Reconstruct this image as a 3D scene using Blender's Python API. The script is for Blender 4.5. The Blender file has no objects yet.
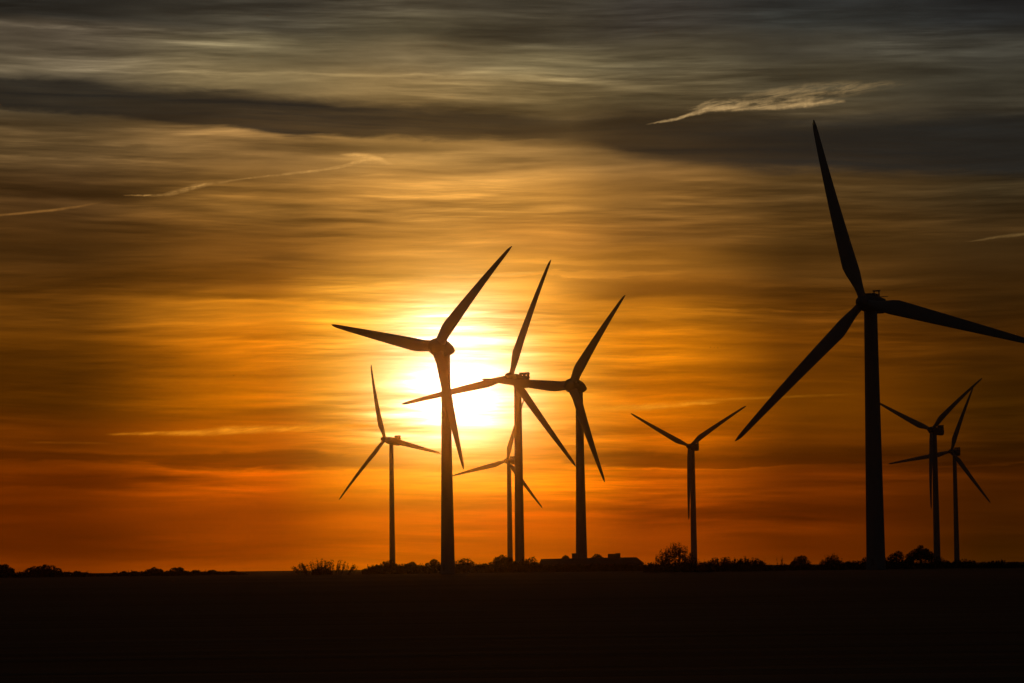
import bpy, bmesh, math, random
from mathutils import Vector, Matrix, noise as mnoise

S = bpy.context.scene
C = S.collection
R_ = math.radians
W, H, F = 1024, 683, 3000.0                      # picture size and focal length in pixels
PITCH, ROLL, EYE = math.atan(226 / 3000), R_(-0.7), 2.0

# ------------------------------------------------------------------ camera
cam = bpy.data.cameras.new('camera')
cam.sensor_width = 36.0
cam.lens = 36.0 * F / W
cam.clip_start, cam.clip_end = 0.5, 60000
cam_o = bpy.data.objects.new('camera', cam)
C.objects.link(cam_o)
cam_o.matrix_world = (Matrix.Translation((0, 0, EYE)) @ Matrix.Rotation(math.pi / 2 + PITCH, 4, 'X')
                      @ Matrix.Rotation(ROLL, 4, 'Z'))
S.camera = cam_o
CF = Vector((0, math.cos(PITCH), math.sin(PITCH)))
_u = Vector((0, -math.sin(PITCH), math.cos(PITCH)))
CR = Vector((math.cos(ROLL), 0, 0)) + math.sin(ROLL) * _u
CU = -math.sin(ROLL) * Vector((1, 0, 0)) + math.cos(ROLL) * _u


def at(px, py, Y):
    """the place at distance Y that is seen at picture point px, py"""
    d = CF + (px - W / 2) / F * CR - (py - H / 2) / F * CU
    return Vector((0, 0, EYE)) + d * (Y / d.y)


def ground_x(px, Y):
    return at(px, 567, Y).x


def top_z(px, py, Y):
    return at(px, py, Y).z


# ------------------------------------------------------------------ exposure
S.view_settings.view_transform = 'Standard'
S.view_settings.look = 'None'
S.view_settings.gamma = 1.0
S.view_settings.exposure = 0.0
S.view_settings.use_curve_mapping = False
S.cycles.use_denoising = True
S.cycles.denoiser = 'OPENIMAGEDENOISE'
S.cycles.max_bounces = 4
S.cycles.diffuse_bounces = 2
S.cycles.glossy_bounces = 2
S.cycles.volume_bounces = 1
S.cycles.sample_clamp_indirect = 0.0
S.cycles.sample_clamp_direct = 0.0

# ------------------------------------------------------------------ sun
SUNPX = (456, 398)
sun_dir = (at(SUNPX[0], SUNPX[1], 1000.0) - Vector((0, 0, EYE))).normalized()
SUN_EL = math.asin(sun_dir.z)
SUN_AZ = math.atan2(sun_dir.x, sun_dir.y)
sl = bpy.data.lights.new('setting_sun', 'SUN')
sl.energy = 0.05
sl.angle = R_(2.2)      # thin cloud spreads the disc into a broad bright patch
sl.color = (1.0, 0.25, 0.003)
so = bpy.data.objects.new('setting_sun', sl)
C.objects.link(so)
so.rotation_euler = sun_dir.to_track_quat('Z', 'Y').to_euler()

# ------------------------------------------------------------------ sky
world = bpy.data.worlds.new('World')
S.world = world
world.use_nodes = True
world.cycles.sampling_method = 'MANUAL'
world.cycles.sample_map_resolution = 1024
NT = world.node_tree
for n in list(NT.nodes):
    NT.nodes.remove(n)


class E:
    """a value of the sky's node tree that can be calculated with"""
    nt = NT

    def __init__(s, k):
        s.k = k

    @staticmethod
    def m(op, *a, clamp=False):
        n = E.nt.nodes.new('ShaderNodeMath')
        n.operation = op
        n.use_clamp = clamp
        for i, v in enumerate(a):
            if isinstance(v, E):
                E.nt.links.new(v.k, n.inputs[i])
            else:
                n.inputs[i].default_value = v
        return E(n.outputs[0])

    def __add__(s, o): return E.m('ADD', s, o)
    __radd__ = __add__
    def __sub__(s, o): return E.m('SUBTRACT', s, o)
    def __rsub__(s, o): return E.m('SUBTRACT', o, s)
    def __mul__(s, o): return E.m('MULTIPLY', s, o)
    __rmul__ = __mul__
    def __truediv__(s, o): return E.m('DIVIDE', s, o)
    def __rtruediv__(s, o): return E.m('DIVIDE', o, s)
    def __pow__(s, o): return E.m('POWER', s, o)
    def exp(s): return E.m('EXPONENT', s)
    def clamp(s): return E.m('ADD', s, 0.0, clamp=True)


def smooth(v, a, b):
    n = NT.nodes.new('ShaderNodeMapRange')
    n.interpolation_type = 'SMOOTHSTEP'
    NT.links.new(v.k, n.inputs['Value'])
    for nm, x in (('From Min', a), ('From Max', b), ('To Min', 0), ('To Max', 1)):
        if isinstance(x, E):
            NT.links.new(x.k, n.inputs[nm])
        else:
            n.inputs[nm].default_value = x
    return E(n.outputs['Result'])


def curve(v, pts):
    """piecewise smooth function of v through pts"""
    xs = [p[0] for p in pts]
    ys = [p[1] for p in pts]
    x0, x1, y0, y1 = min(xs), max(xs), min(ys), max(ys)
    if y1 - y0 < 1e-6:
        y1 = y0 + 1
    t = (v - x0) * (1.0 / (x1 - x0))
    n = NT.nodes.new('ShaderNodeFloatCurve')
    c = n.mapping.curves[0]
    while len(c.points) < len(pts):
        c.points.new(0.5, 0.5)
    for p, (x, y) in zip(c.points, sorted(pts)):
        p.location = ((x - x0) / (x1 - x0), (y - y0) / (y1 - y0))
        p.handle_type = 'AUTO_CLAMPED'
    n.mapping.use_clip = False
    n.mapping.extend = 'HORIZONTAL'
    n.mapping.update()
    NT.links.new(t.clamp().k, n.inputs['Value'])
    return E(n.outputs[0]) * (y1 - y0) + y0


def vec(x, y, z=0.0):
    n = NT.nodes.new('ShaderNodeCombineXYZ')
    for i, v in enumerate((x, y, z)):
        if isinstance(v, E):
            NT.links.new(v.k, n.inputs[i])
        else:
            n.inputs[i].default_value = v
    return n.outputs[0]


def fbm(x, y, z=0.0, detail=4, rough=0.55, distort=0.0):
    n = NT.nodes.new('ShaderNodeTexNoise')
    n.inputs['Scale'].default_value = 1.0
    n.inputs['Detail'].default_value = detail
    n.inputs['Roughness'].default_value = rough
    n.inputs['Distortion'].default_value = distort
    NT.links.new(vec(x, y, z), n.inputs['Vector'])
    return E(n.outputs['Fac'])


tc = NT.nodes.new('ShaderNodeTexCoord')
sp = NT.nodes.new('ShaderNodeSeparateXYZ')
NT.links.new(tc.outputs['Generated'], sp.inputs[0])
dx, dy, dz = (E(o) for o in sp.outputs)
AZ = E.m('ARCTAN2', dx, dy)
EL = E.m('ARCSINE', E.m('MINIMUM', E.m('MAXIMUM', dz, -1.0), 1.0))
# azimuth and elevation of the sky in units of 1/3000 radian, zero points chosen on the sun's side
ex = AZ * F
ey = (EL - PITCH) * F
cr, sr = math.cos(ROLL), math.sin(ROLL)
X0 = ex * cr + ey * sr + 512.0          # grows to the right along the sky
Y0 = (ey * cr - ex * sr) * -1.0 + 341.5    # grows downwards; 568 is the horizon
# slow wandering of all the cloud layers
w1 = fbm(X0 / 330.0, Y0 / 130.0, 3.1, 2) - 0.5
w2 = fbm(X0 / 110.0, Y0 / 34.0, 7.7, 3) - 0.5
Y = Y0 + w1 * 34.0 + w2 * 11.0
X = X0 + w1 * 60.0
Yf = Y0 + w1 * 12.0 + w2 * 6.0


def lin(c):
    return tuple(((v / 255 + 0.055) / 1.055) ** 2.4 if v > 10 else v / 255 / 12.92 for v in c)


def ramp(v, stops, y0, y1):
    n = NT.nodes.new('ShaderNodeValToRGB')
    n.color_ramp.interpolation = 'B_SPLINE' if False else 'EASE'
    el = n.color_ramp.elements
    stops = sorted(stops)
    while len(el) < len(stops):
        el.new(1.0)
    for e, (y, c) in zip(el, stops):
        e.position = (y - y0) / (y1 - y0)
    for e, (y, c) in zip(el, stops):
        e.color = (*lin(c), 1)
    t = (v - y0) * (1.0 / (y1 - y0))
    NT.links.new(t.k, n.inputs[0])
    return n.outputs[0]


def mixc(f, a, b, mode='MIX'):
    n = NT.nodes.new('ShaderNodeMix')
    n.data_type = 'RGBA'
    n.blend_type = mode
    n.clamp_factor = mode == 'MIX'
    ins = [s for s in n.inputs if s.enabled]
    for s, v in zip(ins, (f, a, b)):
        if isinstance(v, E):
            NT.links.new(v.k, s)
        elif isinstance(v, bpy.types.NodeSocket):
            NT.links.new(v, s)
        elif isinstance(v, tuple):
            s.default_value = (*v, 1)
        else:
            s.default_value = v
    return [s for s in n.outputs if s.enabled][0]


def scalec(c, f):
    """colour times a value"""
    n = NT.nodes.new('ShaderNodeVectorMath')
    n.operation = 'SCALE'
    if isinstance(c, tuple):
        n.inputs[0].default_value = c
    else:
        NT.links.new(c, n.inputs[0])
    NT.links.new(f.k, n.inputs['Scale'])
    return n.outputs[0]


def addc(a, b):
    n = NT.nodes.new('ShaderNodeVectorMath')
    n.operation = 'ADD'
    NT.links.new(a, n.inputs[0])
    NT.links.new(b, n.inputs[1])
    return n.outputs[0]


# the clear dusk light behind the cloud, column by column from left to right of the sun
COLS = [
    (-700, [(0, (28, 28, 25)), (60, (45, 41, 32)), (140, (46, 35, 22)), (230, (39, 26, 10)), (320, (40, 22, 3)), (400, (43, 20, 1)), (470, (57, 23, 0)), (540, (49, 20, 0)), (575, (54, 24, 0))]),
    (60, [(0, (37, 37, 34)), (22, (43, 42, 37)), (36, (86, 76, 61)), (75, (84, 74, 56)), (110, (82, 69, 48)), (145, (94, 72, 42)), (200, (76, 51, 24)), (250, (73, 45, 15)), (310, (88, 49, 7)), (350, (91, 48, 3)), (400, (86, 43, 1)), (440, (101, 44, 1)), (480, (108, 41, 0)), (520, (90, 32, 0)), (550, (98, 36, 0)), (575, (126, 50, 1))]),
    (260, [(0, (56, 53, 45)), (25, (66, 61, 49)), (45, (105, 94, 68)), (85, (116, 99, 66)), (145, (127, 94, 51)), (200, (126, 86, 35)), (250, (136, 85, 28)), (285, (134, 79, 18)), (310, (191, 114, 20)), (350, (193, 105, 7)), (400, (188, 99, 2)), (440, (199, 94, 2)), (480, (183, 77, 1)), (520, (149, 60, 1)), (550, (149, 60, 0)), (575, (158, 69, 1))]),
    (410, [(0, (74, 67, 53)), (30, (85, 77, 57)), (55, (125, 108, 76)), (90, (125, 102, 63)), (145, (153, 114, 59)), (200, (179, 124, 53)), (250, (201, 133, 48)), (300, (210, 139, 35)), (340, (219, 145, 26)), (400, (227, 152, 13)), (450, (228, 138, 4)), (480, (248, 139, 1)), (520, (225, 106, 1)), (550, (202, 93, 1)), (575, (193, 94, 1))]),
    (530, [(0, (68, 63, 51)), (30, (78, 71, 55)), (60, (112, 99, 69)), (95, (116, 96, 60)), (145, (140, 104, 55)), (200, (171, 118, 49)), (240, (177, 115, 42)), (270, (217, 142, 47)), (310, (222, 138, 29)), (350, (242, 152, 20)), (400, (251, 155, 8)), (450, (238, 129, 2)), (480, (248, 127, 1)), (520, (223, 97, 1)), (550, (196, 88, 1)), (575, (189, 88, 1))]),
    (650, [(0, (53, 50, 45)), (25, (58, 54, 47)), (60, (86, 77, 56)), (95, (96, 82, 55)), (150, (109, 81, 45)), (200, (132, 91, 40)), (235, (124, 81, 31)), (262, (172, 110, 35)), (290, (153, 91, 22)), (315, (200, 119, 20)), (350, (222, 125, 10)), (400, (205, 107, 2)), (440, (177, 85, 1)), (475, (184, 80, 1)), (520, (152, 59, 1)), (550, (149, 59, 1)), (575, (149, 65, 1))]),
    (800, [(0, (39, 41, 40)), (22, (43, 45, 42)), (50, (64, 60, 49)), (80, (72, 65, 48)), (130, (68, 57, 38)), (185, (78, 56, 27)), (230, (79, 52, 19)), (275, (78, 48, 14)), (310, (103, 57, 9)), (345, (109, 57, 4)), (400, (101, 51, 1)), (440, (95, 44, 1)), (475, (102, 40, 1)), (520, (95, 35, 0)), (550, (100, 38, 0)), (575, (113, 49, 1))]),
    (1000, [(0, (25, 27, 28)), (25, (31, 33, 33)), (55, (56, 54, 46)), (90, (53, 50, 40)), (130, (47, 42, 32)), (190, (47, 37, 21)), (240, (53, 36, 15)), (300, (52, 31, 8)), (345, (56, 29, 3)), (400, (50, 26, 1)), (440, (47, 22, 1)), (475, (63, 26, 1)), (520, (59, 25, 1)), (550, (57, 26, 0)), (575, (60, 28, 1))]),
    (1900, [(0, (13, 14, 16)), (60, (21, 21, 21)), (150, (19, 16, 14)), (300, (20, 12, 3)), (400, (20, 9, 1)), (470, (24, 10, 0)), (540, (23, 11, 0)), (575, (25, 13, 0))]),
]
base = None
for i, (cx, st) in enumerate(COLS):
    col = ramp(Y, st, 0.0, 600.0)
    if base is None:
        base = col
    else:
        base = mixc(smooth(X, COLS[i - 1][0], cx), base, col)

# what is above the picture and behind the viewer: dim grey dusk
high = smooth(Y0 * -1.0, 0.0, 500.0)
base = mixc(high, base, lin((26, 27, 29)))
behind = smooth(E.m('ABSOLUTE', AZ), 0.55, 2.2)
base = mixc(behind, base, lin((20, 20, 21)))

# glow round the veiled sun: a tight core and a wide, flat-lying aureole
sx, sy = SUNPX
ux, uy = X0 - sx, Y0 - sy
up_ = smooth(uy, 18.0, -30.0)                     # the low cloud cuts the glow off underneath
r2 = ux * ux + uy * uy * (2.3 - up_ * 1.55)
core = (r2 * (-1.0 / (2 * 36.0 ** 2))).exp()
glow = (r2 * (-1.0 / (2 * 60.0 ** 2))).exp()

# ------------------------------------------------------------------ cloud streaks
Ys = Y0 + w1 * 19.0 + w2 * 3.0
n1 = fbm(X0 / 360.0, (Ys + X0 * 0.03) / 24.0, 1.3, 5, 0.56)
n2 = fbm(X0 / 230.0, (Ys - X0 * 0.035) / 9.5, 5.9, 5, 0.58)
n3 = fbm(X0 / 110.0, (Ys + X0 * 0.055) / 5.6, 9.2, 4, 0.6)
n6 = fbm(X0 / 300.0, (Ys - X0 * 0.01) / 4.0, 51.0, 4, 0.62)
n4 = fbm(X0 / 130.0 + Y0 / 60.0, Y0 / 22.0 - X0 / 240.0, 17.5, 6, 0.66, 0.5)
n5 = fbm(X0 / 100.0 - Y0 / 55.0, Y0 / 19.0 + X0 / 300.0, 27.5, 6, 0.66, 0.4)
n7 = fbm(X0 / 560.0, (Ys + X0 * 0.05) / 60.0, 61.0, 3, 0.5)
patch = fbm(X0 / 240.0, Y0 / 60.0, 13.0, 2)
fine = smooth(patch, 0.36, 0.62)
streak = (n1 - 0.5) * 1.5 + (n2 - 0.5) * (0.5 + fine * 0.8) + (n3 - 0.5) * fine * 0.7 + (n6 - 0.5) * (0.08 + fine * 0.38) + (n7 - 0.5) * 0.8
streak = streak * (0.4 + patch * 1.3) * (1.3 - smooth(Y0, 80.0, 300.0) * 0.3) + ((n4 - 0.5) * 0.62 + (n5 - 0.5) * 0.5) * (1.0 - smooth(Y0, 40.0, 260.0) * 0.72)
calm = smooth(Y0, 470.0, 560.0)                  # fewer streaks in the thick air low down
streak = streak * (1.0 - calm * 0.55)
trans = (streak * 1.3).exp()                     # cloud thickness thins or thickens the light


e1 = fbm(X0 / 85.0 + Y0 / 40.0, Y0 / 13.0 - X0 / 300.0, 41.0, 5, 0.6, 0.4) - 0.5
Yb = Yf + e1 * 19.0


def band(upper, lower, su, sl_, amp, rough=0.5, yy=None):
    """a cloud bank between two edges, soft by su above and sl_ below; amp(x) is how much it takes away"""
    yv = yy or Yb
    u = curve(X0, upper)
    l = curve(X0, lower)
    m = smooth(yv, u - su, u + su) * (1.0 - smooth(yv, l - sl_, l + sl_))
    m = m * curve(X0, amp)
    return m * (1.0 - rough + (n2 * 1.3 + n6 * 0.7) * rough)


darks = [
    band([(-300, 84), (0, 82), (150, 91), (260, 97), (340, 103), (500, 110), (600, 114)], [(-300, 114), (0, 116), (150, 126), (250, 134), (340, 139), (480, 137), (600, 139)], 8, 4,
         [(-400, 0.6), (-100, 0.88), (0, 0.92), (340, 0.9), (480, 0.84), (560, 0.7), (620, 0.0)], 0.5),
    band([(480, 112), (600, 112), (700, 116), (850, 122), (1024, 120)], [(480, 138), (560, 142), (650, 160), (760, 172), (900, 176), (1024, 180)], 12, 8,
         [(480, 0.0), (560, 0.60), (640, 0.84), (760, 0.86), (1024, 0.86), (1300, 0.4)], 0.45),
    band([(-200, 148), (0, 148), (130, 149), (200, 153), (330, 158)], [(-200, 162), (0, 161), (130, 162), (220, 163), (330, 160)], 4, 3,
         [(-200, 0.3), (0, 0.35), (120, 0.42), (200, 0.34), (290, 0.0)], 0.2),
    band([(-200, 182), (0, 183), (120, 188), (250, 196)], [(-200, 202), (0, 203), (120, 203), (250, 200)], 5, 4,
         [(-200, 0.3), (0, 0.38), (120, 0.36), (190, 0.2), (250, 0.0)], 0.25),
    band([(60, 268), (160, 272), (260, 280), (340, 292)], [(60, 296), (160, 298), (260, 299), (340, 297)], 12, 2.5,
         [(60, 0.0), (150, 0.2), (230, 0.26), (290, 0.16), (340, 0.0)], 0.2),
    band([(-200, 356), (0, 352), (90, 346), (200, 352)], [(-200, 392), (0, 388), (90, 380), (200, 366)], 8, 8,
         [(-200, 0.2), (0, 0.3), (110, 0.22), (200, 0.0)], 0.3),
    band([(-200, 450), (0, 451), (150, 452), (250, 450), (340, 453), (420, 456)], [(-200, 461), (0, 461), (150, 463), (250, 466), (340, 465), (420, 464)], 2.5, 2,
         [(-200, 0.3), (0, 0.4), (200, 0.44), (300, 0.44), (360, 0.32), (430, 0.0)], 0.2),
    band([(560, 455), (620, 451), (700, 454), (800, 452), (1024, 455)], [(560, 463), (640, 465), (720, 466), (860, 463), (1024, 466)], 3, 1.8,
         [(560, 0.0), (595, 0.5), (650, 0.5), (720, 0.4), (860, 0.34), (1024, 0.2)], 0.25),
    band([(540, 282), (620, 278), (760, 284), (900, 288)], [(540, 292), (620, 297), (760, 299), (900, 299)], 5, 4,
         [(540, 0.0), (610, 0.28), (740, 0.26), (900, 0.0)], 0.3),
    band([(560, 324), (650, 320), (780, 322), (880, 326)], [(560, 331), (650, 332), (780, 332), (880, 331)], 3, 3,
         [(560, 0.0), (620, 0.24), (760, 0.26), (880, 0.0)], 0.3),
    band([(0, 476), (160, 478), (340, 482)], [(0, 488), (160, 486), (340, 487)], 3, 2,
         [(-10, 0.22), (120, 0.26), (260, 0.16), (340, 0.0)], 0.3),
    band([(300, 503), (560, 500), (760, 507), (1000, 505)], [(300, 512), (560, 511), (760, 520), (1000, 514)], 3, 3,
         [(300, 0.0), (420, 0.16), (620, 0.22), (800, 0.12), (1000, 0.0)], 0.3),
    band([(250, 6), (330, 2), (470, 26), (640, 22)], [(250, 32), (330, 40), (470, 44), (640, 42)], 8, 4,
         [(250, 0.0), (330, 0.2), (470, 0.28), (560, 0.3), (640, 0.0)], 0.5),
]
for d in darks[2:]:
    trans = trans * (1.0 - d).clamp()

# bright gaps between the layers
lights = [
    band([(170, 112), (260, 114), (340, 116)], [(170, 113.5), (260, 116), (340, 118)], 1.2, 1.2, [(170, 0.0), (230, .35), (310, .35), (350, 0.0)], 0.3),
    band([(-100, 32), (0, 32), (120, 33), (300, 36)], [(-100, 35), (0, 35), (120, 36), (300, 38)], 1.5, 2, [(-100, .3), (0, .42), (100, .4), (300, 0.0)], 0.3),
    band([(40, 73), (150, 74), (340, 75), (560, 78), (640, 82)], [(40, 76), (150, 77), (340, 79), (560, 82), (640, 85)], 2, 2.5, [(40, 0.0), (110, .35), (340, .36), (560, .28), (640, 0.0)], 0.3),
    band([(420, 275), (500, 273), (560, 272), (710, 274)], [(420, 278), (500, 277), (560, 277), (710, 275)], 1.2, 1.2, [(420, 0.0), (470, .3), (600, .34), (710, 0.0)], 0.3),
    band([(500, 260), (600, 259), (690, 262)], [(500, 265), (600, 265), (690, 265)], 2, 2, [(500, 0.0), (560, .26), (640, .2), (690, 0.0)], 0.3),
    band([(600, 309), (740, 311), (880, 307)], [(600, 311), (740, 313), (880, 309)], 1.2, 1.2, [(600, 0.0), (730, .36), (820, .5), (890, 0.0)], 0.3),
    band([(560, 467), (640, 467), (740, 466), (860, 468)], [(560, 468.5), (640, 468.5), (740, 467.5), (860, 469)], .8, .9, [(560, 0.0), (620, .4), (700, .35), (860, 0.0)], 0.2),
    band([(0, 466), (180, 467), (340, 468), (480, 469)], [(0, 472), (180, 473), (340, 472), (480, 472)], 1.5, 2.5, [(0, .1), (200, .2), (340, .3), (480, 0.0)], 0.3),
    band([(160, 303), (240, 301), (340, 303), (420, 305)], [(160, 306), (240, 308), (340, 309), (420, 309)], 1.5, 4, [(160, 0.0), (230, .2), (330, .3), (420, 0.0)], 0.3),
    band([(880, 467), (950, 464), (1024, 461)], [(880, 468.2), (950, 465.4), (1024, 462.6)], .8, .8, [(880, 0.0), (940, .5), (1030, .6)], 0.2),
    band([(330, 166), (420, 168), (560, 172)], [(330, 172), (420, 175), (560, 178)], 3, 3, [(330, 0.0), (400, .16), (480, .14), (560, 0.0)], 0.5),
]
for b in lights:
    trans = trans * (1.0 + b)

# ------------------------------------------------------------------ wisps and old vapour trails lit by the sun
fx = fbm(X0 / 22.0 + Y0 / 12.0, Y0 / 4.4 + X0 / 40.0, 21.0, 6, 0.68, 0.5)
fy = fbm(X0 / 16.0, Y0 / 12.0, 31.0, 3) - 0.5
fy2 = fbm(X0 / 5.0, Y0 / 5.0, 33.0, 3) - 0.5


brk = smooth(fbm(X0 / 17.0, Y0 / 40.0, 71.0, 4, 0.65), 0.34, 0.62)      # broken along its length


def wisp(centre, half, amp, soft=1.9, tex=0.6, wob=2.0, gaps=0.5):
    c = curve(X0, centre) + fy * wob + fy2 * wob * 0.5
    h = curve(X0, half)
    d = E.m('ABSOLUTE', Y0 - c) / h
    m = 1.0 - smooth(d, 1.0 - soft * 0.5, 1.0 + soft * 0.5)
    return m * curve(X0, amp) * (1.0 - tex + smooth(fx, 0.38, 0.62) * 1.5 * tex) * (1.0 - gaps + brk * gaps)


wisps = [
    ((205, 168, 112), [wisp([(646, 125), (672, 121), (700, 113), (722, 109.5), (760, 110), (800, 107.5), (842, 104.5)],
                            [(646, 0.5), (670, 1.0), (700, 1.8), (722, 2.4), (760, 1.8), (800, 2.6), (842, 1.2)],
                            [(646, 0.0), (660, .4), (690, .8), (722, .85), (760, .55), (800, .85), (834, .7), (848, 0.0)], 1.7, .45, 3.0, .45)]),
    ((160, 132, 88), [wisp([(690, 110), (730, 105), (770, 106), (800, 102), (835, 101)], [(690, 1), (725, 3.5), (765, 4), (800, 4), (835, 2)],
                           [(685, 0.0), (720, .75), (760, .6), (800, .7), (840, 0.0)], 1.7, .85, 4.0, .4),
                      wisp([(740, 101), (790, 96), (830, 94), (870, 90.5), (910, 88)], [(740, 3), (790, 5.5), (830, 6), (870, 4), (910, 2)],
                           [(735, 0.0), (775, .42), (830, .45), (870, .28), (920, 0.0)], 1.9, .85, 3.0, .3)]),
    ((228, 170, 92), [wisp([(125, 198.5), (160, 197.5), (178, 194), (195, 188.5), (220, 184), (250, 179.5), (300, 173.5), (340, 167.5), (368, 162), (388, 163)],
                           [(125, .5), (160, .9), (180, 2.0), (200, 1.7), (225, 1.0), (250, .7), (300, 1.0), (340, 1.2), (370, 2.2), (388, 1.2)],
                           [(122, 0.0), (140, .45), (170, .5), (190, .6), (215, .2), (238, .2), (255, .5), (300, .55), (350, .7), (376, .8), (392, 0.0)], 1.8, .65, 2.2, .75),
                      wisp([(340, 155.5), (360, 156.5), (378, 160), (388, 164)], [(340, .9), (360, 2.0), (378, 2.4), (388, 1.2)], [(338, 0.0), (350, .75), (370, 1.0), (394, 0.0)], 1.8, .4, 1.2, .3),
                      wisp([(376, 155), (410, 156), (450, 159)], [(376, 1), (410, 2), (450, 1.5)], [(372, 0.0), (405, .26), (452, 0.0)], 1.9, .6, 1.5, .4)]),
    ((160, 110, 52), [wisp([(-120, 236), (0, 220.5), (35, 216.5), (70, 212), (100, 206)], [(-120, 1.0), (0, .9), (50, 1.1), (80, .9), (100, .6)],
                           [(-160, 0.0), (-60, .5), (0, .55), (60, .5), (85, .25), (104, 0.0)], 1.8, .3, 1.0, .35)]),
    ((240, 145, 28), [wisp([(112, 435.5), (150, 434.5), (200, 433.5), (235, 430.5), (290, 429), (340, 426.5), (390, 425)],
                           [(112, .8), (150, 1.4), (200, 2.4), (235, 3.0), (290, 2.5), (340, 2.2), (390, 1.4)],
                           [(106, 0.0), (140, .5), (190, .75), (230, .95), (300, .95), (350, .9), (420, 0.0)], 1.8, .45, 1.6, .3)]),
    ((150, 78, 10), [wisp([(30, 444), (70, 444), (120, 445)], [(30, .8), (70, 1.0), (120, .7)], [(26, 0.0), (60, .32), (90, .32), (128, 0.0)], 1.8, .3, .8, .3)]),
    ((248, 160, 36), [wisp([(556, 406), (600, 408), (650, 407), (690, 404), (722, 402.5)], [(556, 2), (600, 2.2), (650, 2.4), (690, 1.6), (722, 1)],
                           [(550, 0.0), (590, .5), (640, .6), (690, .5), (728, 0.0)], 1.9, .6, 3.0, .4),
                      wisp([(640, 404), (720, 400), (800, 397), (860, 395)], [(640, 1), (720, 1), (800, 1), (860, .8)], [(640, 0.0), (720, .16), (800, .1), (870, 0.0)], 1.8, .4, 1.0, .3)]),
    ((122, 94, 52), [wisp([(970, 245), (995, 241.5), (1024, 238.5), (1090, 232)], [(970, .5), (995, 1.1), (1024, 1.3), (1090, 1)], [(962, 0.0), (990, .45), (1024, .55), (1110, 0.0)], 1.8, .4, 1.2, .35)]),
    ((255, 205, 110), [wisp([(425, 276), (480, 275.5), (540, 272)], [(425, .8), (480, 1.4), (540, 1)], [(420, 0.0), (470, .35), (548, 0.0)], 1.8, .4, 1.2, .3)]),
]

light = trans
sky = scalec(base, light)
under = mixc(smooth(X0, 540.0, 900.0), mixc(smooth(X0, 250.0, 500.0), lin((31, 30, 26)), lin((44, 37, 26))), lin((27, 29, 28)))
bank = E.m('MAXIMUM', darks[0], darks[1])
sky = mixc(bank.clamp(), sky, scalec(under, (streak * 0.6).exp()))
glow_t = (streak * 1.35).exp()
sky = addc(sky, scalec((0.75, 0.52, 0.13), glow * glow_t))
sky = addc(sky, scalec((1.5, 1.5, 1.55), core * glow_t * glow_t))
for colr, parts in wisps:
    tot = parts[0]
    for p in parts[1:]:
        tot = E.m('MAXIMUM', tot, p)
    sky = mixc(tot.clamp(), sky, lin(colr))

# a Nishita sky of the same low sun gives the colour of the rest of the air
ns = NT.nodes.new('ShaderNodeTexSky')
ns.sky_type = 'NISHITA'
ns.sun_disc = False
ns.sun_elevation = SUN_EL
ns.sun_rotation = SUN_AZ
ns.air_density = 1.6
ns.dust_density = 4.0
sky = addc(sky, scalec(ns.outputs[0], E.m('ADD', 0.0003, 0.0)))
below = smooth(EL, -0.03, -0.002)
sky = mixc(below, (0.004, 0.003, 0.002), sky)

bg = NT.nodes.new('ShaderNodeBackground')
NT.links.new(sky, bg.inputs['Color'])
bg.inputs['Strength'].default_value = 1.0
wo = NT.nodes.new('ShaderNodeOutputWorld')
NT.links.new(bg.outputs[0], wo.inputs['Surface'])

# ================================================================== helpers


def tag(o, label=None, cat=None, group=None, kind=None):
    for k, v in (('label', label), ('category', cat), ('group', group), ('kind', kind)):
        if v:
            o[k] = v
    return o


def thing(name, label, cat, loc, rz=0.0, group=None):
    o = bpy.data.objects.new(name, None)
    o.empty_display_size = 0.5
    C.objects.link(o)
    o.location = loc
    o.rotation_euler = (0, 0, rz)
    return tag(o, label, cat, group)


def obj(name, bm, m, parent=None, shade=False, loc=None, rot=None):
    me = bpy.data.meshes.new(name)
    bm.to_mesh(me)
    bm.free()
    me.materials.append(m)
    if shade:
        for p in me.polygons:
            p.use_smooth = True
    o = bpy.data.objects.new(name, me)
    C.objects.link(o)
    if parent:
        o.parent = parent
    if loc is not None:
        o.location = loc
    if rot is not None:
        o.rotation_euler = rot
    return o


def mat(name, color, rough=0.6, var=0.25, scale=3.0, metallic=0.0, bump=0.0):
    m = bpy.data.materials.new(name)
    m.use_nodes = True
    nt = m.node_tree
    b = nt.nodes['Principled BSDF']
    b.inputs['Roughness'].default_value = rough
    b.inputs['Metallic'].default_value = metallic
    b.inputs['Specular IOR Level'].default_value = 0.08
    t = nt.nodes.new('ShaderNodeTexCoord')
    n = nt.nodes.new('ShaderNodeTexNoise')
    n.inputs['Scale'].default_value = scale
    n.inputs['Detail'].default_value = 6
    nt.links.new(t.outputs['Object'], n.inputs['Vector'])
    r = nt.nodes.new('ShaderNodeValToRGB')
    r.color_ramp.elements[0].position, r.color_ramp.elements[1].position = 0.3, 0.7
    r.color_ramp.elements[0].color = (*[c * (1 - var) for c in color], 1)
    r.color_ramp.elements[1].color = (*[min(1, c * (1 + var)) for c in color], 1)
    nt.links.new(n.outputs['Fac'], r.inputs[0])
    nt.links.new(r.outputs[0], b.inputs['Base Color'])
    if bump:
        bp = nt.nodes.new('ShaderNodeBump')
        bp.inputs['Strength'].default_value = bump
        nt.links.new(n.outputs['Fac'], bp.inputs['Height'])
        nt.links.new(bp.outputs[0], b.inputs['Normal'])
    return m


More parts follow.
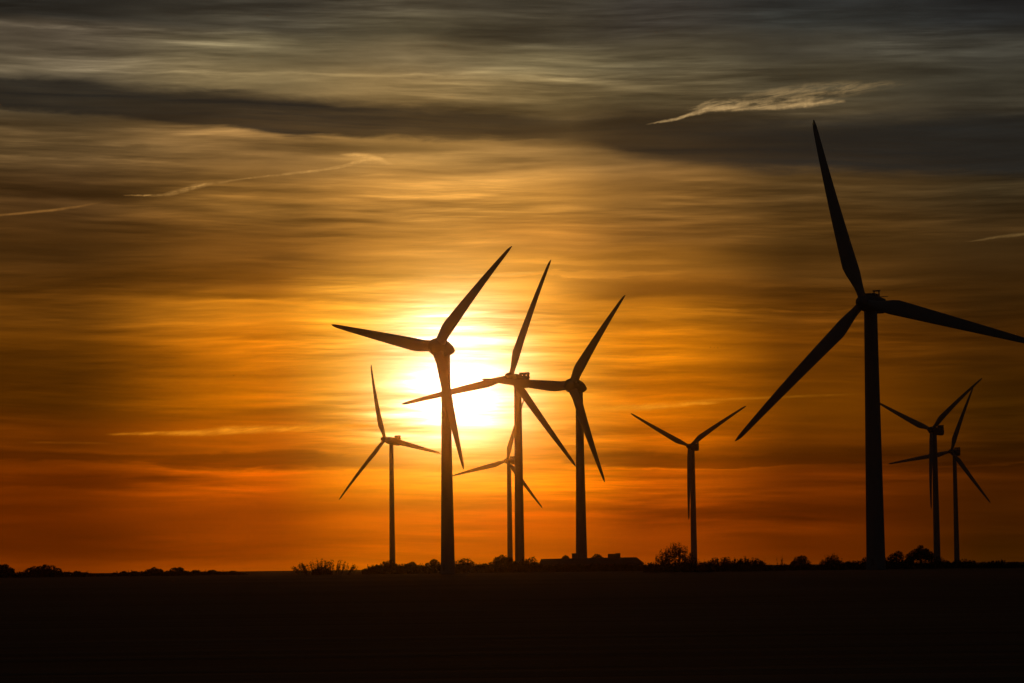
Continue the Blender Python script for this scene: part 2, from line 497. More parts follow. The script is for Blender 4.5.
M_TOWER = mat('painted_steel', (0.24, 0.245, 0.25), 0.85, 0.05, 0.15)
M_BLADE = mat('blade_gelcoat', (0.24, 0.245, 0.25), 0.85, 0.05, 0.2)
M_NAC = mat('nacelle_shell', (0.15, 0.153, 0.157), 0.85, 0.06, 0.3)
M_METAL = mat('galvanised_metal', (0.2, 0.2, 0.21), 0.7, 0.15, 2.0, 0.6)
M_LEAF = mat('hedge_leaves', (0.040, 0.048, 0.02), 0.75, 0.45, 0.8)
M_LEAF2 = mat('willow_leaves', (0.045, 0.052, 0.022), 0.75, 0.4, 0.9)
M_BARK = mat('bark', (0.07, 0.055, 0.04), 0.9, 0.3, 4.0, 0, 0.3)
M_BRICK = mat('dark_brick', (0.17, 0.085, 0.06), 0.85, 0.25, 6.0)
M_TILE = mat('roof_tiles', (0.11, 0.075, 0.06), 0.8, 0.25, 3.0)
M_BIRD = mat('bird_feathers', (0.05, 0.05, 0.052), 0.8, 0.2, 8.0)


def loft(bm, rings, cap=True):
    """joins rings of points into one skin"""
    vs = [[bm.verts.new(p) for p in r] for r in rings]
    n = len(rings[0])
    for a, b in zip(vs, vs[1:]):
        for i in range(n):
            j = (i + 1) % n
            bm.faces.new((a[i], a[j], b[j], b[i]))
    if cap:
        bm.faces.new(list(reversed(vs[0])))
        bm.faces.new(vs[-1])
    bmesh.ops.recalc_face_normals(bm, faces=bm.faces[:])
    return bm


def lathe(bm, prof, n=32, axis='Z'):
    rings = []
    for r, z in prof:
        ring = []
        for i in range(n):
            a = 2 * math.pi * i / n
            p = (r * math.cos(a), r * math.sin(a), z)
            if axis == 'Y':
                p = (p[0], p[2], p[1])
            ring.append(p)
        rings.append(ring)
    return loft(bm, rings)


def box(bm, x0, x1, y0, y1, z0, z1):
    c = [bm.verts.new((x, y, z)) for x in (x0, x1) for y in (y0, y1) for z in (z0, z1)]
    for f in ((0, 1, 3, 2), (4, 6, 7, 5), (0, 4, 5, 1), (2, 3, 7, 6), (0, 2, 6, 4), (1, 5, 7, 3)):
        bm.faces.new([c[i] for i in f])
    return bm


def tube(bm, a, b, ra, rb, n=6):
    a, b = Vector(a), Vector(b)
    d = (b - a).normalized()
    s = d.orthogonal().normalized()
    t = d.cross(s)
    rings = [[p + r * (math.cos(2 * math.pi * i / n) * s + math.sin(2 * math.pi * i / n) * t) for i in range(n)]
             for p, r in ((a, ra), (b, rb))]
    return loft(bm, rings)


# ================================================================== ground
def ground_material():
    m = bpy.data.materials.new('field_soil')
    m.use_nodes = True
    nt = m.node_tree
    b = nt.nodes['Principled BSDF']
    b.inputs['Roughness'].default_value = 0.95
    b.inputs['Specular IOR Level'].default_value = 0.01
    t = nt.nodes.new('ShaderNodeTexCoord')
    mp = nt.nodes.new('ShaderNodeMapping')
    mp.inputs['Scale'].default_value = (0.02, 0.35, 1)
    mp.inputs['Rotation'].default_value = (0, 0, R_(4))
    nt.links.new(t.outputs['Object'], mp.inputs[0])
    n = nt.nodes.new('ShaderNodeTexNoise')
    n.inputs['Scale'].default_value = 1.0
    n.inputs['Detail'].default_value = 8
    nt.links.new(mp.outputs[0], n.inputs['Vector'])
    n2 = nt.nodes.new('ShaderNodeTexNoise')
    n2.inputs['Scale'].default_value = 0.012
    n2.inputs['Detail'].default_value = 5
    nt.links.new(t.outputs['Object'], n2.inputs['Vector'])
    r = nt.nodes.new('ShaderNodeValToRGB')
    r.color_ramp.elements[0].position, r.color_ramp.elements[1].position = 0.3, 0.72
    r.color_ramp.elements[0].color = (0.035, 0.029, 0.02, 1)
    r.color_ramp.elements[1].color = (0.13, 0.108, 0.075, 1)
    a = nt.nodes.new('ShaderNodeMath')
    a.operation = 'MULTIPLY_ADD'
    nt.links.new(n.outputs['Fac'], a.inputs[0])
    a.inputs[1].default_value = 0.6
    h = nt.nodes.new('ShaderNodeMath')
    h.operation = 'MULTIPLY'
    nt.links.new(n2.outputs['Fac'], h.inputs[0])
    h.inputs[1].default_value = 0.4
    nt.links.new(h.outputs[0], a.inputs[2])
    nt.links.new(a.outputs[0], r.inputs[0])
    nt.links.new(r.outputs[0], b.inputs['Base Color'])
    bp = nt.nodes.new('ShaderNodeBump')
    bp.inputs['Strength'].default_value = 0.5
    bp.inputs['Distance'].default_value = 0.3
    nt.links.new(n.outputs['Fac'], bp.inputs['Height'])
    nt.links.new(bp.outputs[0], b.inputs['Normal'])
    return m


GR = 3000.0
bm = bmesh.new()
rings = [0, 20, 60, 150, 400, 900, 1600, 2300, GR]
prev = None
for r in rings:
    if r == 0:
        cur = [bm.verts.new((0, 0, 0))]
    else:
        cur = [bm.verts.new((r * math.cos(2 * math.pi * i / 96), r * math.sin(2 * math.pi * i / 96), 1.5 * max(0, (r - 1600) / 1400))) for i in range(96)]
    if prev and len(prev) == 1:
        for i in range(96):
            bm.faces.new((prev[0], cur[i], cur[(i + 1) % 96]))
    elif prev:
        for i in range(96):
            j = (i + 1) % 96
            bm.faces.new((prev[i], cur[i], cur[j], prev[j]))
    prev = cur
g = obj('field', bm, ground_material())
g['kind'] = 'structure'

# ================================================================== haze
bm = bmesh.new()
box(bm, -3050, 3050, -3050, 3050, -1.0, 190.0)
bmesh.ops.recalc_face_normals(bm, faces=bm.faces[:])
hm = bpy.data.materials.new('evening_haze')
hm.use_nodes = True
nt = hm.node_tree
nt.nodes.remove(nt.nodes['Principled BSDF'])
pv = nt.nodes.new('ShaderNodeVolumePrincipled')
pv.inputs['Color'].default_value = (0.95, 0.95, 0.95, 1)
pv.inputs['Density'].default_value = 2.5e-5
pv.inputs['Anisotropy'].default_value = 0.99
nt.links.new(pv.outputs[0], nt.nodes['Material Output'].inputs['Volume'])
hz = obj('haze', bm, hm)
hz['kind'] = 'stuff'


# ================================================================== wind turbines
def blade_mesh(R, slim=1.0, broad=False):
    """one blade along +Z from the hub; the leading edge is at +X, the wind comes from -Y"""
    bm = bmesh.new()
    N = 20
    rings = []
    st = [0.022, 0.04, 0.06, 0.085, 0.12, 0.16, 0.2, 0.25, 0.31, 0.38, 0.46, 0.55, 0.64, 0.73, 0.81, 0.88, 0.93, 0.965, 0.985, 0.997, 1.0]
    for t in st:
        root, big = (0.088, 0.102) if broad else (0.042, 0.083 * slim)
        if t < 0.2:
            k = max(0, (t - 0.045) / 0.155)
            k = k * k * (3 - 2 * k)
            ch = root + (big - root) * k
        else:
            k = (t - 0.2) / 0.8
            ch = (big - 0.02) * (1 - k) ** 0.92 + 0.02
            if t > 0.95:
                ch *= max(0.2, 1 - ((t - 0.95) / 0.05) ** 2 * 0.8)
        blend = min(1, max(0, (t - 0.045) / (0.09 if broad else 0.15)))
        thick = ch * ((1 - blend) * 1.0 + blend * (0.34 - 0.2 * min(1, t * 1.3)))
        tw = R_((10 if broad else 13) * (1 - min(1, max(0, (t - 0.05) / 0.75))) ** 1.6 + 2.0) * blend
        flex = 0.085 * t * (1 - t)
        ring = []
        for i in range(N):
            a = 2 * math.pi * i / N
            cx = math.cos(a) * 0.5
            cy = math.sin(a) * 0.5
            # teardrop: blunt leading edge, sharp trailing edge
            sharp = (0.5 + cx)
            yy = cy * ((1 - blend) + blend * (0.25 + 1.1 * sharp ** 0.7) * 0.8)
            xx = cx - blend * 0.17           # pitch axis at about a third of the chord
            x, y = xx * ch * R, yy * thick * R
            ring.append((x * math.cos(tw) - y * math.sin(tw), -flex * R + x * math.sin(tw) + y * math.cos(tw), t * R))
        rings.append(ring)
    return loft(bm, rings)


def turbine(label, x, Yd, hz_, R, psi, phi, over, kind, top_d, base_d, slim=1.0, tilt=4.0):
    """x, Yd, hz_: the rotor's centre. psi: how far the rotor is turned left of the viewer."""
    ax = Vector((-math.sin(psi), -math.cos(psi), 0))      # from the tower to the rotor
    base = Vector((x, Yd, 0)) - ax * over
    root = thing('wind_turbine', label, 'wind turbine', (base.x, base.y, 0), -psi, 'wind turbines of the wind farm')
    # local frame: rotor at -Y, right is +X
    tilt = R_(tilt)
    hub_h = hz_ - over * math.tan(tilt)
    nose = 0.080 * R if kind == 'egg' else 0.040 * R
    body = 0.050 * R if kind == 'egg' else 0.042 * R
    th = hub_h - body * (0.75 if kind == 'egg' else 0.9)
    prof = []
    for i in range(25):
        k = i / 24
        if kind == 'egg':
            d = top_d + (base_d - top_d) * (1 - k) ** 1.35
        else:
            d = top_d + (base_d - top_d) * (1 - k) ** 1.1
        prof.append((d / 2, k * th))
    prof = [(base_d / 2 * 1.03, 0.0), (base_d / 2 * 1.03, 0.35)] + [p for p in prof if p[1] > 0.4]
    tw = obj('tower', lathe(bmesh.new(), prof, 40), M_TOWER, root, True)
    bm = bmesh.new()
    box(bm, -0.45, 0.45, -base_d / 2 - 0.03, -base_d / 2 + 0.5, 1.2, 3.3)
    bmesh.ops.recalc_face_normals(bm, faces=bm.faces[:])
    obj('tower_door', bm, M_METAL, tw)
    # nacelle, modelled along Y with the tower axis at the origin
    bm = bmesh.new()
    if kind == 'egg':
        prof = [(0.02, 0.15), (0.055, 0.135), (0.062, 0.09), (0.058, 0.05), (0.052, -0.005), (0.056, -0.055), (0.05, -0.086)]
        pts = [(-0.112, 0.062), (-0.07, 0.070), (-0.03, 0.067), (0.01, 0.058), (0.05, 0.045), (0.085, 0.030), (0.11, 0.016), (0.124, 0.007), (0.129, 0.001)]
        rings = []
        for yv, rr in pts:
            rings.append([(rr * R * math.cos(2 * math.pi * i / 28), yv * R, rr * R * 1.0 * math.sin(2 * math.pi * i / 28) - 0.06 * R * max(0, yv) * 0.3) for i in range(28)])
        loft(bm, rings)
    else:
        pts = [(-0.078, 0.030, 0.032), (-0.055, 0.039, 0.041), (0.0, 0.042, 0.043), (0.09, 0.042, 0.043), (0.135, 0.039, 0.040), (0.148, 0.031, 0.03)]
        rings = []
        for yv, wx, hzv in pts:
            ring = []
            for i in range(24):                      # rounded box section
                a = 2 * math.pi * i / 24
                ca, sa = math.cos(a), math.sin(a)
                q = (abs(ca) ** 5 + abs(sa) ** 5) ** (-1 / 5)
                ring.append((wx * R * ca * q, yv * R, hzv * R * sa * q))
            rings.append(ring)
        loft(bm, rings)
    nac = obj('nacelle', bm, M_NAC, root, True, (0, 0, hub_h), (-tilt, 0, 0))
    bm = bmesh.new()
    if kind == 'egg':
        tube(bm, (0.0, 0.045 * R, 0.06 * R), (0.0, 0.045 * R, 0.09 * R), 0.05, 0.04)
        tube(bm, (-0.35, 0.045 * R, 0.084 * R), (0.35, 0.045 * R, 0.084 * R), 0.03, 0.03)
        obj('wind_vane', bm, M_METAL, nac)
    elif kind == 'frame':
        zt = 0.042 * R
        for yy in (0.088 * R, 0.1 * R):
            for xx in (-0.016 * R, 0.016 * R):
                tube(bm, (xx, yy, zt - 0.1), (xx * 0.8, yy, zt + 0.036 * R), 0.11, 0.1)
        box(bm, -0.019 * R, 0.019 * R, 0.085 * R, 0.103 * R, zt + 0.032 * R, zt + 0.038 * R)
        box(bm, -0.014 * R, 0.014 * R, 0.088 * R, 0.1 * R, zt + 0.015 * R, zt + 0.018 * R)
        tube(bm, (-0.03 * R, 0.10 * R, zt + 0.004 * R), (0.05 * R, 0.13 * R, zt + 0.006 * R), 0.1, 0.1)
        bmesh.ops.recalc_face_normals(bm, faces=bm.faces[:])
        obj('sensor_mast', bm, M_METAL, nac)
        bm = bmesh.new()
        box(bm, -0.036 * R, 0.036 * R, -0.04 * R, 0.03 * R, 0.034 * R, 0.054 * R)
        bmesh.ops.recalc_face_normals(bm, faces=bm.faces[:])
        bmesh.ops.bevel(bm, geom=bm.edges[:], offset=0.25, segments=2, affect='EDGES')
        obj('roof_hatch', bm, M_NAC, nac)
    else:
        # a cooler across the tail: a top rail and a base joined by three uprights, light shows between them
        zt = 0.041 * R
        box(bm, -0.043 * R, 0.043 * R, 0.088 * R, 0.128 * R, zt - 0.004 * R, zt + 0.012 * R)
        box(bm, -0.043 * R, 0.043 * R, 0.096 * R, 0.120 * R, zt + 0.028 * R, zt + 0.044 * R)
        for sx_ in (-0.043, -0.009, 0.025):
            box(bm, sx_ * R, (sx_ + 0.018) * R, 0.098 * R, 0.118 * R, zt + 0.010 * R, zt + 0.030 * R)
        bmesh.ops.recalc_face_normals(bm, faces=bm.faces[:])
        obj('cooler', bm, M_METAL, nac)
    # hub and blades turn about the tilted axis
    rot = Matrix.Translation((0, 0, hub_h)) @ Matrix.Rotation(-tilt, 4, 'X') @ Matrix.Translation((0, -over / math.cos(tilt), 0))
    bm = bmesh.new()
    lr = [(0.92, 0.045), (1.0, 0.02), (1.0, -0.012), (0.88, -0.038), (0.62, -0.058), (0.3, -0.070), (0.04, -0.074)]
    lathe(bm, [(a * nose * 0.86, b * R) for a, b in lr], 28, 'Y')
    hub = obj('hub', bm, M_NAC, root, True)
    hub.matrix_local = rot
    bmesh_b = blade_mesh(R * 1.006, slim, kind == 'egg')
    bl = obj('blade', bmesh_b, M_BLADE, root, True)
    for k in range(3):
        b = bl if k == 0 else bl.copy()
        if k:
            C.objects.link(b)
            b.parent = root
        b.matrix_local = (rot @ Matrix.Rotation(phi + k * 2 * math.pi / 3, 4, 'Y') @ Matrix.Rotation(R_(2.0), 4, 'X'))
    return root


D = R_
turbine('largest and nearest wind turbine, its right blade running off the right edge', 102.55, 870.5, 77.73, 56, D(27.2), D(-14.2), 5.6, 'frame', 3.85, 5.6, tilt=0.5)
turbine('tall wind turbine with a rounded nacelle standing right in front of the glowing sun', -26.1, 1039.62, 78.74, 45, D(31.8), D(-77.2), 5.47, 'egg', 3.1, 5.0)
turbine('tall wind turbine just right of the sun, with a cooler box on its nacelle roof', -0.9, 1356.0, 88.0, 56, D(28.4), D(-101.0), 6.8, 'cooler', 3.35, 4.4, .86, tilt=8.8)
turbine('wind turbine with a rounded nacelle whose tower rises from behind the long roof', 24.79, 1257.39, 77.84, 45, D(33.8), D(-84.1), 5.9, 'egg', 3.1, 5.0)
turbine('small far wind turbine standing left of the sun, leftmost of all', -71.6, 1674.0, 74.1, 45, D(40.6), D(-17.6), 5.2, 'cooler', 2.3, 3.4, .9, tilt=7.2)
turbine('smallest far wind turbine, half hidden by the tower right of the sun', -4.4, 2077.07, 75.7, 45, D(31.4), D(18.0), 2.4, 'cooler', 2.9, 3.9, .95)
turbine('far turbine with blades in a Y, rising behind the large feathery bush', 108.28, 1845.2, 74.95, 45, D(28.5), D(-61.2), 4.2, 'cooler', 2.9, 4.0, .9)
turbine('far wind turbine just right of the largest one, with its upper blades in a Y', 233.9, 1676.0, 75.8, 45, D(50.0), D(-66.8), 2.2, 'cooler', 2.7, 3.9, .9, tilt=8.0)
turbine('rightmost far wind turbine, with thin tower and a blade pointing left across its neighbour', 291.78, 1999.35, 75.48, 45, D(30.6), D(-99.0), 5.6, 'cooler', 2.5, 3.7, .9)


# ================================================================== trees, bushes and hedges
def leaf_clumps(bm, rnd, centre, rx, ry, rz, n, size, hollow=0.35):
    for _ in range(n):
        while True:
            v = Vector((rnd.uniform(-1, 1), rnd.uniform(-1, 1), rnd.uniform(-1, 1)))
            if hollow < v.length < 1:
                break
        p = centre + Vector((v.x * rx, v.y * ry, v.z * rz))
        s = size * rnd.uniform(0.55, 1.35)
        nrm = Vector((rnd.gauss(0, 1), rnd.gauss(0, 1), rnd.gauss(0, 1))).normalized()
        a = nrm.orthogonal().normalized()
        b = nrm.cross(a)
        q = [p + a * s * .5, p + b * s * .35 + a * s * rnd.uniform(-.1, .1), p - a * s * .5, p - b * s * .35]
        bm.faces.new([bm.verts.new(t) for t in q])


def tree(name, label, cat, px0, px1, top, Yd, seed, group, lobes=5, leaf=None, m=M_LEAF, trunk=0.25, dense=1.0, flat=1.0, loose=0.0):
    """a plant that spans px0..px1 in the picture with its top at height top, standing Yd away"""
    rnd = random.Random(seed)
    xc = ground_x((px0 + px1) / 2, Yd)
    wid = (px1 - px0) * Yd / F
    hgt = top_z((px0 + px1) / 2, top, Yd)
    root = thing(name, label, cat, (xc, Yd, 0), rnd.uniform(-.2, .2), group)
    leaf = leaf or max(0.3, 0.55 * Yd / 1000)
    bm = bmesh.new()
    z0 = hgt * trunk
    tips = []
    for i in range(lobes):
        fx_ = -0.5 + (i + 0.5) / lobes
        k = 1 - (abs(fx_) * 2) ** 2.2
        rr = wid / lobes * rnd.uniform(0.75, 1.05)
        rz_ = max(hgt * 0.18, min(rr * rnd.uniform(.75, 1.05), (hgt - z0) * 0.5))
        zt = z0 + (hgt - z0) * (1 - (1 - k) * 0.6 * flat) * rnd.uniform(0.84, 1.0)
        if i == lobes // 2:
            zt = hgt
        c = Vector((fx_ * wid * 0.9 + rnd.uniform(-.1, .1) * rr, rnd.uniform(-.3, .3) * wid * .5, zt - rz_))
        tips.append(c)
        leaf_clumps(bm, rnd, c, rr, rr, rz_, int(330 * dense), leaf)
        leaf_clumps(bm, rnd, Vector((c.x, c.y * .6, (z0 + c.z) / 2)), rr * .95, rr, max(.3, (c.z - z0) * 0.6), int(260 * dense), leaf * 1.35, 0.0)
        if trunk < .3:
            leaf_clumps(bm, rnd, Vector((c.x, c.y * .6, z0 * .5 + .2)), rr * .95, rr * .9, z0 * .5 + .5, int(150 * dense), leaf * 1.4, 0.0)
        if loose:
            for _ in range(int(14 * loose)):        # shoots that stand out of the outline
                a = c + Vector((rnd.uniform(-rr, rr), rnd.uniform(-rr, rr), rz_ * .5))
                b = a + Vector((rnd.uniform(-.35, .35), rnd.uniform(-.3, .3), rnd.uniform(.6, 1.0))) * hgt * .26
                for q in range(7):
                    leaf_clumps(bm, rnd, a.lerp(b, q / 6), .16, .16, .2, 3, leaf * .65, 0)
    obj('crown', bm, m, root)
    bm = bmesh.new()
    tr = max(0.07, hgt * 0.03)
    fork = Vector((0, 0, max(0.25, z0 * 0.8)))
    tube(bm, (0, 0, -0.1), fork, tr * 1.25, tr * .9, 8)
    for c in tips:
        mid = fork.lerp(c, .5) + Vector((0, 0, -0.08 * hgt))
        tube(bm, fork - Vector((0, 0, .05)), mid, tr * .6, tr * .4)
        tube(bm, mid, c, tr * .4, tr * .12)
    obj('trunk', bm, M_BARK, root)
    return root


def shrub(name, label, cat, px0, px1, top, Yd, seed, group, stems=60, leafy=1.0):
    """upright bundle of stems with small leaves, an open feathery outline"""
    rnd = random.Random(seed)
    xc = ground_x((px0 + px1) / 2, Yd)
    wid = (px1 - px0) * Yd / F
    hgt = top_z((px0 + px1) / 2, top, Yd)
    root = thing(name, label, cat, (xc, Yd, 0), 0, group)
    sc = Yd / 750.0
    bs, bl = bmesh.new(), bmesh.new()
    tube(bs, (-wid * .46, 0, -.02), (wid * .46, 0, -.02), .09, .09, 6)
    for i in range(stems):
        fx_ = rnd.uniform(-.5, .5)
        k = (1 - (abs(fx_) * 2) ** 2.4) * .45 + .55
        h = hgt * k * rnd.uniform(.55, 1.0) ** .8
        a = Vector((fx_ * wid * .8, 0, -.05))
        b = a + Vector((fx_ * wid * .2 + rnd.uniform(-.25, .25), rnd.uniform(-.3, .3) * wid * .6, h))
        mid = a.lerp(b, .55) + Vector((rnd.uniform(-.12, .12), rnd.uniform(-.1, .1), 0))
        tube(bs, a, mid, .05 * sc, .035 * sc, 5)
        tube(bs, mid, b, .035 * sc, .012 * sc, 5)
        for q in range(int(16 * leafy)):
            t = rnd.uniform(.3, 1.0)
            p = a.lerp(mid, t / .55) if t < .55 else mid.lerp(b, (t - .55) / .45)
            leaf_clumps(bl, rnd, p, .34 * sc, .34 * sc, .26 * sc, 2, .3 * sc, 0)
    obj('foliage', bl, M_LEAF2, root)
    obj('stem', bs, M_BARK, root)
    return root


def hedge(label, px0, px1, top, Yd, seed, lobes, rough=.3, size=None):
    rnd = random.Random(seed)
    xc = ground_x((px0 + px1) / 2, Yd)
    wid = (px1 - px0) * Yd / F
    zt = top_z((px0 + px1) / 2, top, Yd)
    slope = top_z(px1, top, Yd) - top_z(px0, top, Yd)
    root = thing('hedge', label, 'hedge', (xc, Yd, 0), 0, 'hedges along the far field edge')
    size = size or .6 * Yd / 1000
    bl, bs = bmesh.new(), bmesh.new()
    tube(bs, (-wid * .48, 0, .05), (wid * .48, 0, .05), .12, .12, 6)
    for i in range(lobes):
        x = (-.5 + (i + .5) / lobes) * wid
        rr = wid / lobes * rnd.uniform(.7, 1.1)
        h = zt * (1 - rough * rnd.random() ** 1.5) - (0.012 * x)
        edge = min(1.0, .55 + .9 * min(i, lobes - 1 - i) / 2)
        h *= edge
        c = Vector((x, rnd.uniform(-.4, .4), h * .6))
        leaf_clumps(bl, rnd, c, rr, .9, h * .4, 120, size)
        leaf_clumps(bl, rnd, Vector((x, 0, h * .35)), rr, .9, h * .42, 120, size * 1.3, 0)
        tube(bs, (x, 0, .02), (x + rnd.uniform(-.3, .3), 0, h * .7), .08, .03, 5)
        if rnd.random() < .45:
            p = Vector((x + rnd.uniform(-rr, rr), 0, h * .8))
            q = p + Vector((rnd.uniform(-.4, .4), 0, zt * rnd.uniform(.25, .45)))
            tube(bs, (p.x, 0, .02), q, .05, .015, 5)
            for t in range(4):
                leaf_clumps(bl, rnd, p.lerp(q, t / 3), .25, .25, .25, 3, size * .6, 0)
    obj('foliage', bl, M_LEAF, root)
    obj('stem', bs, M_BARK, root)


G1 = 'trees and bushes along the far field edge'
T_ = tree
# far left
T_('tree', 'round-headed far tree cut by the left edge of the picture', 'tree', -9, 14, 564, 1500, 1, G1, 4)
T_('tree', 'broad flat-topped far tree, the widest crown left of the picture', 'tree', 25, 61, 564.5, 1500, 2, G1, 6, flat=.5, trunk=.22)
T_('bush', 'low dark bush right of the broad flat-topped tree at far left', 'bush', 68, 86, 571, 1500, 3, G1, 3, trunk=.1)
T_('bush', 'flat low bush beside the small round tree in the left of the skyline', 'bush', 127, 144, 571, 1500, 4, G1, 3, trunk=.1)
T_('tree', 'small round tree standing a little above the low left hedge line', 'tree', 146, 162, 567.3, 1500, 5, G1, 3)
T_('bush', 'rounded bush, highest lump of the low hedge line at left', 'bush', 165, 189, 567.3, 1450, 6, G1, 4, trunk=.1)
T_('bush', 'middle lump of the low hedge line at left', 'bush', 187, 205, 570, 1450, 7, G1, 3, trunk=.1)
T_('bush', 'lump of the low hedge line at left, next to its last small bush', 'bush', 203, 222, 570, 1450, 8, G1, 3, trunk=.1)
T_('bush', 'last small bush at the right end of the low left hedge line', 'bush', 224, 236, 571, 1450, 9, G1, 2, trunk=.1)
# feathery thicket left of the leftmost turbine
shrub('shrub', 'open feathery shrub of upright stems, left of the leftmost turbine', 'shrub', 292, 359, 558.5, 1150, 10, G1, 95, .8)
T_('bush', 'small dense round bush inside the feathery shrub on the left', 'bush', 313, 331, 566.3, 1140, 11, G1, 3, trunk=.1)
# middle hedgerow
T_('tree', 'bushy tree at the foot of the leftmost turbine', 'tree', 374, 401, 559.5, 1200, 12, G1, 4, trunk=.12)
T_('bush', 'small round bush between the leftmost turbine and the one before the sun', 'bush', 405, 420, 561.5, 1200, 13, G1, 3, trunk=.1)
T_('bush', 'round bush touching the left of the tower in front of the sun', 'bush', 426, 443, 558.8, 1200, 14, G1, 3, trunk=.1)
T_('bush', 'broad domed bush right of the tower in front of the sun', 'bush', 449, 478, 557.6, 1200, 15, G1, 4, trunk=.1)
T_('bush', 'tiny bush in the gap left of the tallest middle tree', 'bush', 477, 488, 563.5, 1200, 16, G1, 2, trunk=.1)
T_('tree', 'full rounded tree at the foot of the two overlapping towers', 'tree', 488, 518, 554.3, 1190, 17, G1, 5, trunk=.12)
T_('bush', 'bush between the overlapping towers and the long roof', 'bush', 514, 542, 556.5, 1190, 18, G1, 4, trunk=.1)
T_('bush', 'low bush filling the hedge before the leftmost turbine', 'bush', 395, 430, 565.5, 1190, 19, G1, 5, trunk=.05)
T_('bush', 'low bush filling the hedge behind the tower in front of the sun', 'bush', 436, 460, 564, 1195, 20, G1, 4, trunk=.05)
T_('tree', 'tree top showing over the long roof, left of the roof tower', 'tree', 560, 572, 555.5, 1420, 21, G1, 3)
T_('tree', 'small tree top over the long roof, left of its chimney block', 'tree', 590, 606, 553.8, 1420, 22, G1, 3)
# right of the building
T_('bush', 'large feathery bush of leafy upright shoots, right of the long roof', 'bush', 654, 693, 546.5, 900, 23, G1, 6, trunk=.1, leaf=.42, dense=.9, loose=1.1)
T_('bush', 'low dense bush under the right side of the large feathery bush', 'bush', 676, 704, 557, 905, 24, G1, 4, trunk=.05, leaf=.35)
shrub('shrub', 'low spiky hedge between the large feathery bush and the sapling', 'shrub', 700, 744, 556.5, 900, 25, G1, 80, 1.6)
shrub('shrub', 'twiggy shrub at the right end of the spiky hedge', 'shrub', 734, 766, 555.8, 900, 26, G1, 60, 1.7)
shrub('sapling', 'thin bare sapling standing alone between two bushes', 'sapling', 774, 786, 553, 880, 27, G1, 7, .25)
T_('bush', 'round ball-shaped bush standing alone on the skyline', 'bush', 791, 810, 555.3, 950, 28, G1, 4, trunk=.12, leaf=.4)
T_('bush', 'round bush with a loose twig, left of the largest tower', 'bush', 820, 842, 554.5, 950, 29, G1, 4, trunk=.1, leaf=.4, loose=.25)
T_('bush', 'tiny low bush just left of the largest tower', 'bush', 841, 855, 561, 950, 30, G1, 3, trunk=.05, leaf=.4)
T_('bush', 'bush half hidden behind the foot of the largest tower', 'bush', 856, 880, 556.5, 950, 31, G1, 4, trunk=.1, leaf=.4)
T_('bush', 'wide bush at the right of the foot of the largest tower', 'bush', 884, 914, 550.8, 960, 32, G1, 5, trunk=.08, leaf=.4)
T_('tree', 'open-crowned tree, highest on the right, left of the two far towers', 'tree', 908, 934, 545, 1010, 33, G1, 5, trunk=.35, dense=.75)
T_('bush', 'bush at the foot of the thicker of the two far right towers', 'bush', 924, 950, 555.8, 970, 34, G1, 4, trunk=.05, leaf=.4)
T_('bush', 'low bush at the foot of the rightmost thin tower', 'bush', 946, 974, 558.5, 970, 35, G1, 4, trunk=.05, leaf=.4)
shrub('shrub', 'low grassy shrub near the right edge of the skyline', 'shrub', 985, 1016, 559.5, 900, 36, G1, 40, 1.2)

hedge('long dark hedge low on the left skyline, running right from the left edge', -30, 246, 571.2, 1480, 51, 60, .75)
hedge('hedge joining the bushes around the tower in front of the sun', 364, 492, 563.3, 1210, 52, 34)
hedge('hedge in front of the long low building', 486, 655, 563.6, 1180, 53, 44, .25)
hedge('hedge under the large feathery bush and the spiky shrubs', 645, 768, 560.8, 910, 54, 40, .35, .42)
hedge('hedge behind the foot of the largest tower, ending beyond the rightmost one', 836, 978, 559.8, 985, 55, 44, .4, .42)
hedge('thin low hedge between the sapling and the round bushes on the skyline', 764, 842, 563.6, 960, 56, 28, .4, .35)
hedge('ragged grassy hedge running out of the right edge of the picture', 970, 1060, 561.2, 940, 57, 30, .5, .35)

# ================================================================== the long low building
YB = 1230.0
xl, xr = ground_x(539, YB), ground_x(644, YB)
xm = (xl + xr) / 2
b = thing('farm_building', 'long low building with a shallow roof and a chimney block', 'building', (xm, YB, 0))
hw = (xr - xl) / 2
zr = top_z(600, 557.6, YB)
ze = zr - 2.6
dp = 6.0
bm = bmesh.new()
box(bm, -hw + .5, hw - .5, -dp + .4, dp - .4, 0, ze + .05)
bmesh.ops.recalc_face_normals(bm, faces=bm.faces[:])
obj('wall', bm, M_BRICK, b)
bm = bmesh.new()
e = [bm.verts.new(p) for p in ((-hw, -dp, ze), (hw, -dp, ze), (hw, dp, ze), (-hw, dp, ze))]
rd = [bm.verts.new(p) for p in ((-hw + .9, 0, zr - .25), (hw - 3.0, 0, zr))]
lo = [bm.verts.new((v.co.x, v.co.y, ze - .18)) for v in e]
for q in ((e[0], e[1], rd[1], rd[0]), (e[2], e[3], rd[0], rd[1]), (e[1], e[2], rd[1]), (e[3], e[0], rd[0])):
    bm.faces.new(q)
for i in range(4):
    j = (i + 1) % 4
    bm.faces.new((e[i], lo[i], lo[j], e[j]))
bm.faces.new(lo)
bmesh.ops.recalc_face_normals(bm, faces=bm.faces[:])
roof = obj('roof', bm, M_TILE, b)
bm = bmesh.new()
cx0, cx1 = ground_x(608, YB) - xm, ground_x(620.5, YB) - xm
zc = top_z(614, 553.2, YB)
box(bm, cx0, cx1 - .3, -1.0, 1.0, zr - .5, zc - .25)
box(bm, cx1 - 2.0, cx1, -1.15, 1.15, zr - .45, zc)
bmesh.ops.recalc_face_normals(bm, faces=bm.faces[:])
obj('chimney', bm, M_BRICK, roof)

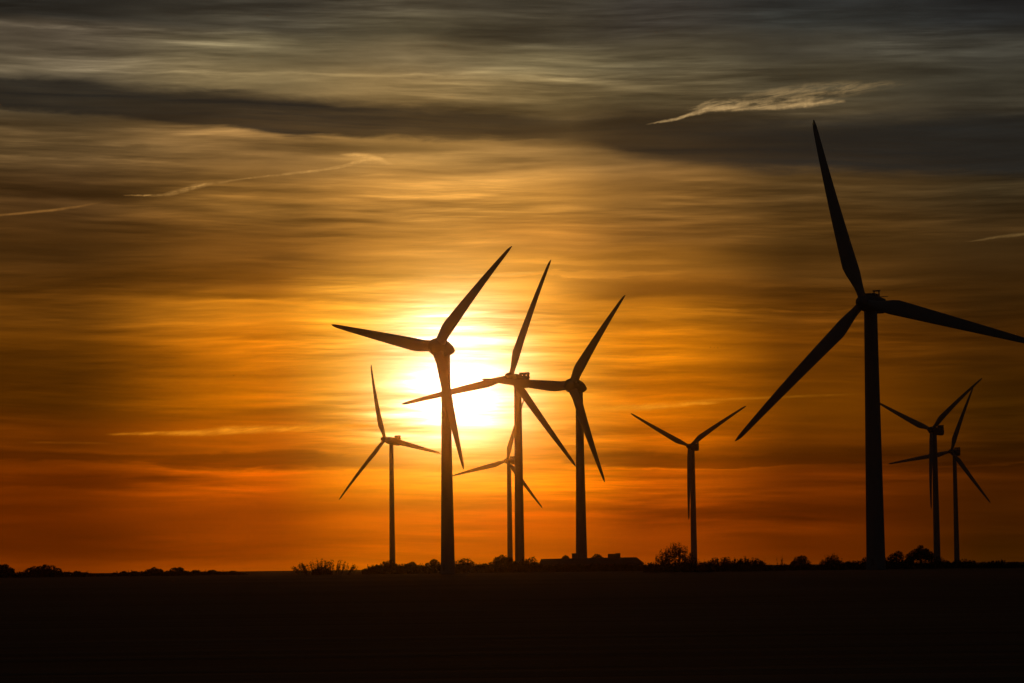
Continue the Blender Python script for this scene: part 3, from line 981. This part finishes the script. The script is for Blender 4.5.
# little transformer cabinet against the tower behind the roof
p = at(574.3, 553.3, 1240)
cab = thing('transformer_cabinet', 'small box standing close against the left of the tower behind the long roof', 'cabinet', (p.x, 1240, 0))
bm = bmesh.new()
box(bm, -1.0, 1.0, -1.0, 1.0, 0, p.z - .3)
bmesh.ops.recalc_face_normals(bm, faces=bm.faces[:])
obj('cabinet_body', bm, M_METAL, cab)
bm = bmesh.new()
box(bm, -1.15, 1.15, -1.15, 1.15, p.z - .295, p.z)
bmesh.ops.recalc_face_normals(bm, faces=bm.faces[:])
obj('cabinet_roof', bm, M_METAL, cab)


# ================================================================== birds
def bird(label, px, py, Yd, heading, flap, group):
    p = at(px, py, Yd)
    bm = bmesh.new()
    pts = [(-.30, .015), (-.24, .05), (-.1, .085), (.05, .08), (.2, .05), (.34, .03), (.46, .055)]
    loft(bm, [[(r * math.cos(2 * math.pi * i / 8), y, r * .85 * math.sin(2 * math.pi * i / 8)) for i in range(8)] for y, r in pts])
    for s in (-1, 1):
        prev = None
        for k, (sx_, ch, zz) in enumerate(((.05, .24, .03), (.3, .22, .03 + flap * .25), (.62, .12, .03 + flap * .3), (.85, .02, .03 + flap * .18))):
            ring = [(s * sx_, -.1 + k * .02 - ch * .3, zz), (s * sx_, -.1 + k * .02 + ch * .1, zz + .012), (s * sx_, -.08 + k * .03 + ch * .75, zz), (s * sx_, -.1 + k * .02 + ch * .1, zz - .012)]
            ring = [bm.verts.new(q) for q in ring]
            if prev:
                for i in range(4):
                    j = (i + 1) % 4
                    bm.faces.new((prev[i], prev[j], ring[j], ring[i]))
            prev = ring
    bmesh.ops.recalc_face_normals(bm, faces=bm.faces[:])
    o = obj('bird', bm, M_BIRD, None, False, p, (0, 0, heading))
    return tag(o, label, 'bird', group)


GB = 'birds flying in a row between the turbines'
bird('first and leftmost of four tiny birds flying in a row', 710.5, 347.5, 1700, 1.2, 1.0, GB)
bird('second from left of four tiny birds flying in a row', 714.2, 347.7, 1705, 1.3, .4, GB)
bird('third from left of four tiny birds flying in a row', 717.8, 348.0, 1700, 1.2, .9, GB)
bird('last and rightmost of four tiny birds flying in a row', 721.3, 347.8, 1710, 1.25, .3, GB)
bird('single tiny bird flying alone left of the sun', 233.5, 375.5, 1500, 1.4, .8, None)
